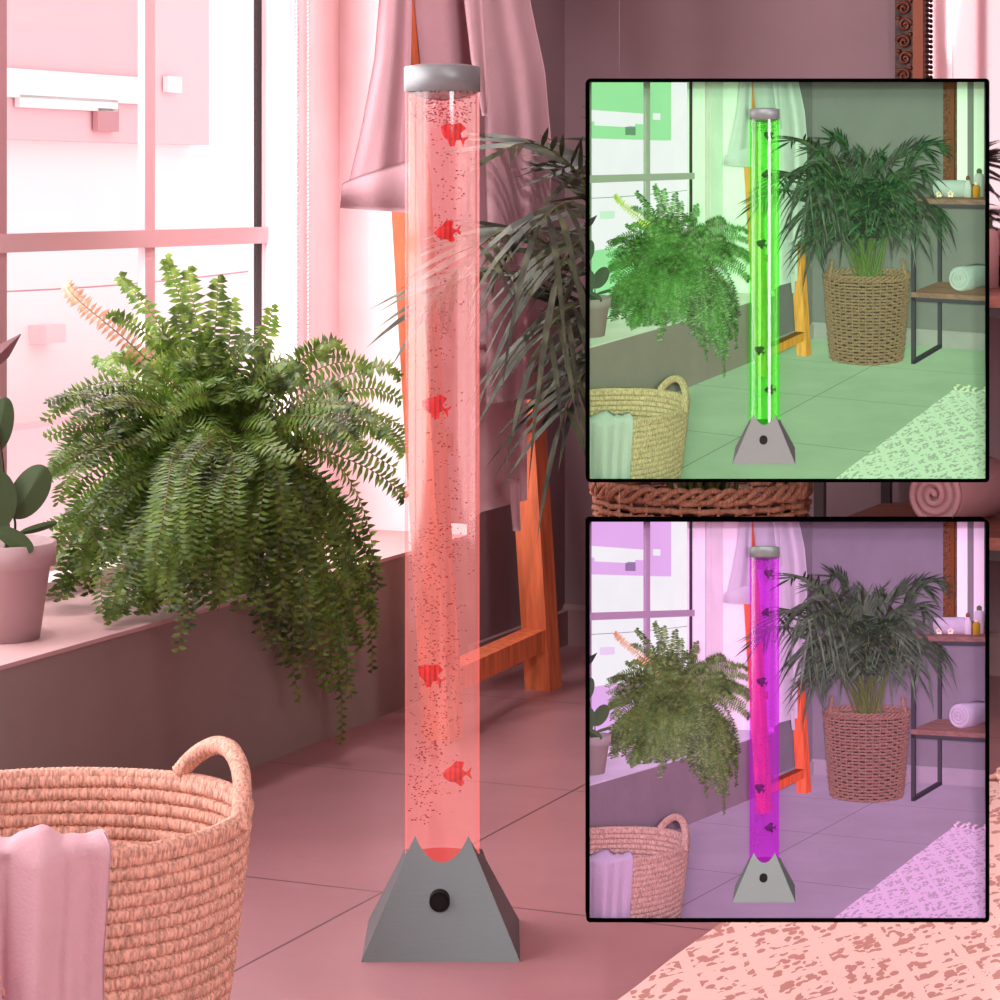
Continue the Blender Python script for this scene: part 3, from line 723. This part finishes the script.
def towelroll(c, ax, r, L, label, rl):
    o = thing('rolled_towel', c-Vector((0, 0, r)), label, 'towel', rl); a, b = roll(c, ax, r, L)
    part('roll', a, 'towel', o); part('rolled_edge', b, 'towel', o)
c = at(936, 497, 5.46); c.z = .36+.063
towelroll(c, Vector((.62, .78, 0)), 0.062, .22, 'pink rolled towel on the middle wooden shelf with spiral end showing', 'rolled towel on the middle shelf')
c = at(880, 262, 5.70); c.z = .829+.045
towelroll(c, N*1.0+D*.1, .044, .15, 'pale rolled towel lying on the top shelf board behind two flowers', 'rolled towel on the top shelf')
def flower(X, label, rl):
    c = at(X, 268, 5.56); c.z = .829+.019; o = thing('plumeria_flower', c-Vector((0, 0, .018)), label, 'flower', rl, group='flowers on the top shelf')
    for k in range(5):
        a = 2*PI*k/5+.3; dv = Vector((math.cos(a), -.25, math.sin(a))); pv = Vector((-math.sin(a), 0, math.cos(a)))
        m = MB().cloth(lambda u, v: c+dv*(.002+.0165*v)+pv*(.008*math.sin(PI*min(1, .25+v*.65))*(2*u-1))+Vector((0, -.003*(2*u-1)**2, 0)), 6, 6, Vector((0, .0008, 0)))
        part('petal', m, 'petal', o)
    part('centre', MB().ball(c+Vector((0, -.003, 0)), .0055, 10, 8), 'petalmid', o)
flower(884, 'white and yellow flower leftmost before the rolled towel on the top shelf', 'left flower on the top shelf')
flower(913, 'white and yellow flower nearer the bottles on the top shelf', 'right flower on the top shelf')
def bott(nm, X, z, prof, key, cprof, ckey, label, rl):
    c = at(X, 280, z); c.z = .829; o = thing(nm, c, label, 'bottle', rl)
    part('body', MB().lathe(prof, c, 24), key, o); part('cap', MB().lathe(cprof, c, 20), ckey, o)
bott('oil_bottle', 979, 5.58, [(.0001,0),(.019,0),(.020,.05),(.018,.058),(.009,.066)], 'amber', [(.0095,.064),(.0095,.078),(.0001,.078)], 'petal', 'small amber oil bottle on the top shelf', 'small amber bottle on the shelf')
bott('glass_bottle', 957, 5.62, [(.0001,0),(.018,0),(.019,.06),(.012,.078),(.008,.09)], 'bottle', [(.0001,.09),(.009,.09),(.011,.1),(.006,.112),(.0001,.113)], 'mirrorglow', 'small pale bottle with a bronze stopper beside the rolled towel', 'small pale bottle with stopper')
bott('lotion_bottle', 986, 5.70, [(.0001,0),(.026,0),(.027,.1),(.022,.118),(.012,.124)], 'bottle', [(.013,.122),(.014,.14),(.007,.148),(.0001,.15)], 'capgreen', 'tall pale lotion bottle with green cap at the back of the top shelf', 'tall pale bottle with green cap')
# ============================================================ MIRROR
ta = tof(on_s(893, 100, -.05)); tb = tof(on_s(930, 100, -.05)); fw = tb-ta; tE = 1.9; zA, zB = .829, 1.95
mr = thing('wall_mirror', st(-.02, ta, zA), 'ornate carved bronze framed mirror standing on the shelf unit', 'mirror', 'ornate bronze framed mirror')
def member(nm, lo, hi, key, s_in, horiz=None):
    part(nm, MB().stbox(-s_in, -.006, *((lo, hi, zA, zB) if horiz is None else (ta, tE, *horiz))), key, mr)
m = MB(); m.stbox(-.034, -.004, ta, ta+fw*.52, zA, zB).stbox(-.034, -.004, tE-fw*.52, tE, zA, zB).stbox(-.034, -.004, ta, tE, zA, zA+fw*.52).stbox(-.034, -.004, ta, tE, zB-fw*.52, zB)
fr = part('frame', m, 'mirrorframe', mr)
m = MB()
nz = int((zB-zA)/.036)
for i in range(nz):
    z = zA+.018+i*.036; tc = ta+fw*.27; sg = 1 if i % 2 else -1
    m.tube([st(-.037, tc+sg*fw*.02+fw*.19*(1-k/20)*math.cos(k*.55)*sg, z+.016*(1-k/20)*math.sin(k*.55)) for k in range(18)], .0032, 5)
    m.ball(st(-.037, tc-sg*fw*.16, z+.016), .005, 6, 5)
part('carving', m, 'mirrorglow', fr)
m = MB(); m.stbox(-.046, -.004, ta+fw*.52, ta+fw*.80, zA+.03, zB-.03).stbox(-.046, -.004, tE-fw*.8, tE-fw*.52, zA+.03, zB-.03).stbox(-.046, -.004, ta+fw*.52, tE-fw*.52, zA+fw*.52, zA+fw*.8).stbox(-.046, -.004, ta+fw*.52, tE-fw*.52, zB-fw*.8, zB-fw*.52)
part('inner_molding', m, 'mirrorglow', fr)
m = MB()
for i in range(int((zB-zA)/.011)): m.ball(st(-.034, ta+fw*.89, zA+.006+i*.011), .0052, 6, 5)
part('beading', m, 'mirrorframe', fr)
part('mirror_glass', MB().stbox(-.022, -.008, ta+fw*.8, tE-fw*.8, zA+fw*.8, zB-fw*.8), 'mirror', mr)
# ============================================================ RUG
rug = thing('rug', st(-2, 1.2), 'pale peach woven rug with reddish floral pattern and tasselled end', 'rug', 'woven patterned rug with tassels')
re = on_h(921, 781, 0); tl_, se_ = tof(re)-.006, sof(re)
m = MB(); m.grid(lambda u, v: st(lerp(-4.2, se_, v), lerp(tl_, tl_+1.5, u)+.0012*math.sin(v*60), .010), 40, 90, False)
m.stbox(-4.2, se_, tl_+.004, tl_+1.5, 0.0005, .0095); part('weave', m, 'rug', rug)
m = MB(); t_ = tl_+.01
while t_ < tl_+1.5:
    dx = R.uniform(-.03, .03); ln = R.uniform(.10, .15)
    pts = [st(se_+ln*k/8, t_+dx*(k/8)+.006*math.sin(k*1.7+t_*90), .009+.006*math.sin(PI*k/8)-.004*k/8) for k in range(9)]
    m.tube(pts, lambda i: .0042 if i != 2 else .0065, 5); t_ += .027
part('tassels', m, 'fringe', rug, kind='stuff')
# ============================================================ RELIEF PICTURES (two framed, carved copies of this room)
PD, ND, FD, PDEP = 3.0, 2.66, 14.0, .022
U0, K = 589.3, 2.512
V0 = 82.3; DV = 439.4
def relief(co):      # co: (n,3) room points -> points of the carved panel
    x, y, z = co[:, 0], co[:, 1], co[:, 2]-CZ
    X = 500+F*x/y; Y = 190-F*z/y
    u = U0+X/K; v = V0+Y/K
    w = .002+PDEP*(1/ND-1/y)/(1/ND-1/FD)
    return np.stack([(u-500)/F*PD, PD+w, CZ+(190-v)/F*PD], axis=1)
FR = [Vector((1, 1000-500, 0))]
def clip_planes():
    P = []
    for (nx, X) in ((1, 1003), (-1, -3)):
        r = ray(X, 190); P.append((Vector((r.y, -r.x, 0))*nx))
    for (sg, Y) in ((1, -2), (-1, 1002)):
        r = ray(500, Y); P.append(Vector((0, -r.z, r.y))*sg)
    return P
CP = clip_planes()
def bake(o, org_new):
    me0 = o.data; bm = bmesh.new(); bm.from_mesh(me0)
    off = origin(o)
    bmesh.ops.translate(bm, vec=off, verts=bm.verts)
    for pn in CP + [Vector((0, -1, 0))]:
        co = CAM if pn.y != -1 or pn.x or pn.z else Vector((0, ND+.02, 0))
        if any((v.co-co).dot(pn) > 1e-6 for v in bm.verts):
            bmesh.ops.bisect_plane(bm, geom=bm.verts[:]+bm.edges[:]+bm.faces[:], plane_co=co, plane_no=pn, clear_outer=True)
        if not bm.faces: bm.free(); return None
    big = [e for e in bm.edges if e.calc_length() > .7]
    if big and len(bm.faces) < 200: bmesh.ops.subdivide_edges(bm, edges=big, cuts=6, use_grid_fill=True)
    me = bpy.data.meshes.new(me0.name); bm.to_mesh(me); bm.free()
    n = len(me.vertices); co = np.empty(n*3, dtype=np.float32); me.vertices.foreach_get('co', co)
    nl = len(me.loops); cn = np.empty(nl*3, dtype=np.float32); me.corner_normals.foreach_get('vector', cn)
    me.attributes['orig'].data.foreach_set('vector', co)
    c2 = relief(co.reshape(-1, 3).astype(np.float64)) - np.array(org_new)
    me.vertices.foreach_set('co', c2.astype(np.float32).ravel()); me.update()
    cn = cn.reshape(-1, 3); cn = cn + np.where(cn[:, 1:2] < .15, 1, -1)*np.array([[-.05, -TILT.get(o['mk'], .4), .1]]); cn /= np.linalg.norm(cn, axis=1, keepdims=True)
    me.normals_split_custom_set([tuple(x) for x in cn])
    me.materials.append(M(o['mk'], 1)); return me
DZ = Vector((0, 0, -DV/F*PD))
TILT = {'floor': .85, 'rug': .8, 'ledgetop': .8, 'fern': .12, 'palm': .15, 'fringe': .7, 'straw': .25, 'wicker': .2}
def kids(o): return [c for c in BASE if c.parent == o]
BASE = list(COL.objects)
def add_obj(o, me, loc, parent, v):
    n = bpy.data.objects.new(o.name.split('.')[0], me); COL.objects.link(n); n.location = loc; n.parent = parent
    if me is not None and v == 2:
        n.material_slots[0].link = 'OBJECT'; n.material_slots[0].material = M(o['mk'], 2)
    for kk in ('label', 'kind'):
        if kk in o and parent is not None: n[kk] = o[kk]
    return n
def relief_root(o):
    loc = Vector(relief(np.array([list(o.location)]))[0])
    done = []
    def rec(c, par):      # returns list of (object, mesh, children)
        me = bake(c, loc) if c.type == 'MESH' else None
        ch = [x for x in (rec(g, c) for g in kids(c)) if x]
        return (c, me, ch) if (me or ch) else None
    tree = rec(o, None)
    if not tree: return
    for v in (1, 2):
        def mk(nd, par):
            c, me, ch = nd
            n = add_obj(c, me, (loc+(DZ if v == 2 else Vector()) if par is None else Vector()), par, v)
            for g in ch: mk(g, n)
            return n
        r = mk(tree, None); rl = RL.get(o)
        for kk in ('kind', 'category'):
            if kk in o: r[kk] = o[kk]
        if rl:
            r['label'] = rl + (' in the upper green picture' if v == 1 else ' in the lower purple picture')
            if 'group' in o: r['group'] = ('upper green' if v == 1 else 'lower purple')+' picture '+o['group'].replace(' in the red tube', '').replace(' on the top shelf', '')
COLV = {'bubble_lamp': ('green', 'purple')}
for o in list(ROOTS): relief_root(o)
for v in (1, 2):
    oz = DZ if v == 2 else Vector()
    P = lambda X, Y, y: at(X, Y, PD)+oz+Vector((0, y-PD, 0))
    x0, x1, y0, y1 = 586.2, 988.8, 78.6+(v-1)*1.6, 482.0; i0, i1, j0, j1 = 589.6, 985.6, 82.0, 478.8
    fp = thing('picture_frame', P(787, y1, PD+.012), ('thin black frame around the upper green relief picture', 'thin black frame around the lower purple relief picture')[v-1], 'picture frame', rel=False)
    m = MB()
    def ringpts(a0, a1, b0, b1, r, y):
        pts = []
        for (cx, cy, s0) in ((a1-r, b0+r, -PI/2), (a1-r, b1-r, 0), (a0+r, b1-r, PI/2), (a0+r, b0+r, PI)):
            for k in range(6):
                a = s0+PI/2*k/5; pts.append(P(cx+r*math.cos(a), cy+r*math.sin(a), y))
        return pts
    o_f = ringpts(x0, x1, y0, y1, 4, PD-.004); i_f = ringpts(i0, i1, j0, j1, 1, PD-.004); o_b = ringpts(x0, x1, y0, y1, 4, PD+.028); i_b = ringpts(i0, i1, j0, j1, 1, PD+.001)
    i_c = ringpts(x0+1, x1-1, y0+1, y1-1, 3, PD+.001); i_d = ringpts(x0+1, x1-1, y0+1, y1-1, 3, PD+.0275)
    n = len(o_f); fs = []
    for (a, b) in ((0, 1), (1, 3), (3, 4), (4, 5), (2, 0)):
        for k in range(n): fs.append((a*n+k, a*n+(k+1) % n, b*n+(k+1) % n, b*n+k))
    m.add(o_f+i_f+o_b+i_b+i_c+i_d, fs, False); part('bezel', m, 'black', fp)
    m = MB(); q = o_b; m.add(q+[p-Vector((0, .002, 0)) for p in q], [tuple(range(n)), tuple(range(n, 2*n))[::-1]]+[(k, (k+1) % n, (k+1) % n+n, k+n) for k in range(n)], False)
    part('backing', m, 'black', fp)
    for X in (620, 955):
        a = P(X, y0, PD+.014); b = Vector((a.x, a.y, H)) if v == 1 else Vector((a.x, a.y, P(X, y1, PD+.014).z-DZ.z))
        part('hanging_wire', MB().tube([a, b], .00028, 5), 'wire', fp)
# ============================================================ LIGHTS
def area(nm, loc, dirv, sx, sy, power, col, spread=PI):
    l = bpy.data.lights.new(nm, 'AREA'); l.shape = 'RECTANGLE'; l.size = sx; l.size_y = sy; l.energy = power; l.color = col; l.spread = spread
    o = bpy.data.objects.new(nm, l); COL.objects.link(o); o.location = loc
    o.rotation_euler = Vector(dirv).to_track_quat('-Z', 'Y').to_euler(); return o
zc = (ZB+ZT)/2
area('daylight_window_1', st((sl1+sr)/2, TW+.06, zc), N+Vector((0, 0, -.15)), sr-sl1-.1, ZT-ZB-.1, 24, (1, .93, .94))
area('daylight_window_2', st((s2a+s2b)/2, TW-.45, zc), N+Vector((0, 0, -.12)), s2a-s2b+.5, ZT-ZB+.6, 190, (1, .95, .95))
def fillspot(nm, loc, aim, watts, cone, col, lab):  # builds an added spot: unseen housing plus its beam
    o = thing('added_spot', loc, lab, 'lamp', rel=False)
    ax = (aim-loc).normalized()
    part('housing', MB().tube([loc-ax*.10, loc-ax*.005], .035, 20, smooth=False).tube([Vector((loc.x, loc.y, H)), loc-ax*.06], .008, 8), 'black', o)
    l = bpy.data.lights.new(nm, 'SPOT'); l.energy = watts; l.color = col; l.spot_size = cone; l.spot_blend = .7; l.shadow_soft_size = .04
    q = bpy.data.objects.new(nm, l); COL.objects.link(q); q.location = loc+ax*.01; q.rotation_euler = ax.to_track_quat('-Z', 'Y').to_euler()
fillspot('wall_fill_spot', st(-1.9, .62, H-.15), st(-.58, -.25, .95), 85, .80, (1, .93, .94), 'added unseen ceiling spot brightening the corner of the window wall')  # added out of view to lift the wall beside the window
fillspot('fern_fill_spot', st(-2.3, .15, H-.2), st(-1.25, -.25, .6), 85, .9, (1, .95, .92), 'added unseen ceiling spot brightening the fern')  # added out of view to bring out the fern
fillspot('picture_fill_spot', Vector((-.2, -.9, H-.2)), Vector((.36, 3.0, .70)), 260, .30, (1, .96, .96), 'added unseen ceiling spot brightening the two pictures')  # added out of view to light the fronts of both pictures
w3 = thing('added_window', st(-4.6, T1-.02, .8), kind='structure', rel=False)  # frame added on the solid right wall to dress a fill light
part('window_frame', MB().stbox(-5.4, -3.8, T1-.03, T1, .75, .8).stbox(-5.4, -3.8, T1-.03, T1, 2.2, 2.25).stbox(-5.45, -5.4, T1-.03, T1, .75, 2.25).stbox(-3.8, -3.75, T1-.03, T1, .75, 2.25).stbox(-4.62, -4.58, T1-.03, T1, .8, 2.2), 'winframe', w3)
area('right_fill_light', st(-4.6, T1-.05, 1.5), -N+D*.25, 1.5, 1.35, 80, (1, .97, .98))  # added fill light, no opening in the wall behind it
lp = Vector((.5, 1.2, H-.05))
clm = thing('added_ceiling_fill', lp, 'added unseen ceiling fill lamp above the foreground', 'lamp', rel=False)  # added fill for the foreground, lamp body out of view
part('housing', MB().lathe([(.0001, .05), (.26, .05), (.26, -.01), (.24, -.012)], lp, 36), 'ceiling', clm)
part('diffuser', MB().lathe([(.24, -.012), (.12, -.02), (.0001, -.022)], lp, 36), 'ceiling', clm)
area('ceiling_fill_light', lp+Vector((0, 0, -.04)), (0, .25, -1), .45, .45, 22, (1, .93, .9))
w = bpy.data.worlds.new('world'); SC.world = w; w.use_nodes = True
bgn = w.node_tree.nodes['Background']; bgn.inputs[0].default_value = (1, .94, .945, 1); bgn.inputs[1].default_value = 1.45
SC.view_settings.view_transform = 'Standard'; SC.view_settings.look = 'None'; SC.view_settings.gamma = 1
SC.view_settings.exposure = 0.0; SC.view_settings.use_curve_mapping = False
SC.cycles.use_denoising = True
SC.cycles.max_bounces = 8; SC.cycles.transparent_max_bounces = 24; SC.cycles.sample_clamp_indirect = 3
for o in list(COL.objects):
    if 'mk' in o: del o['mk']
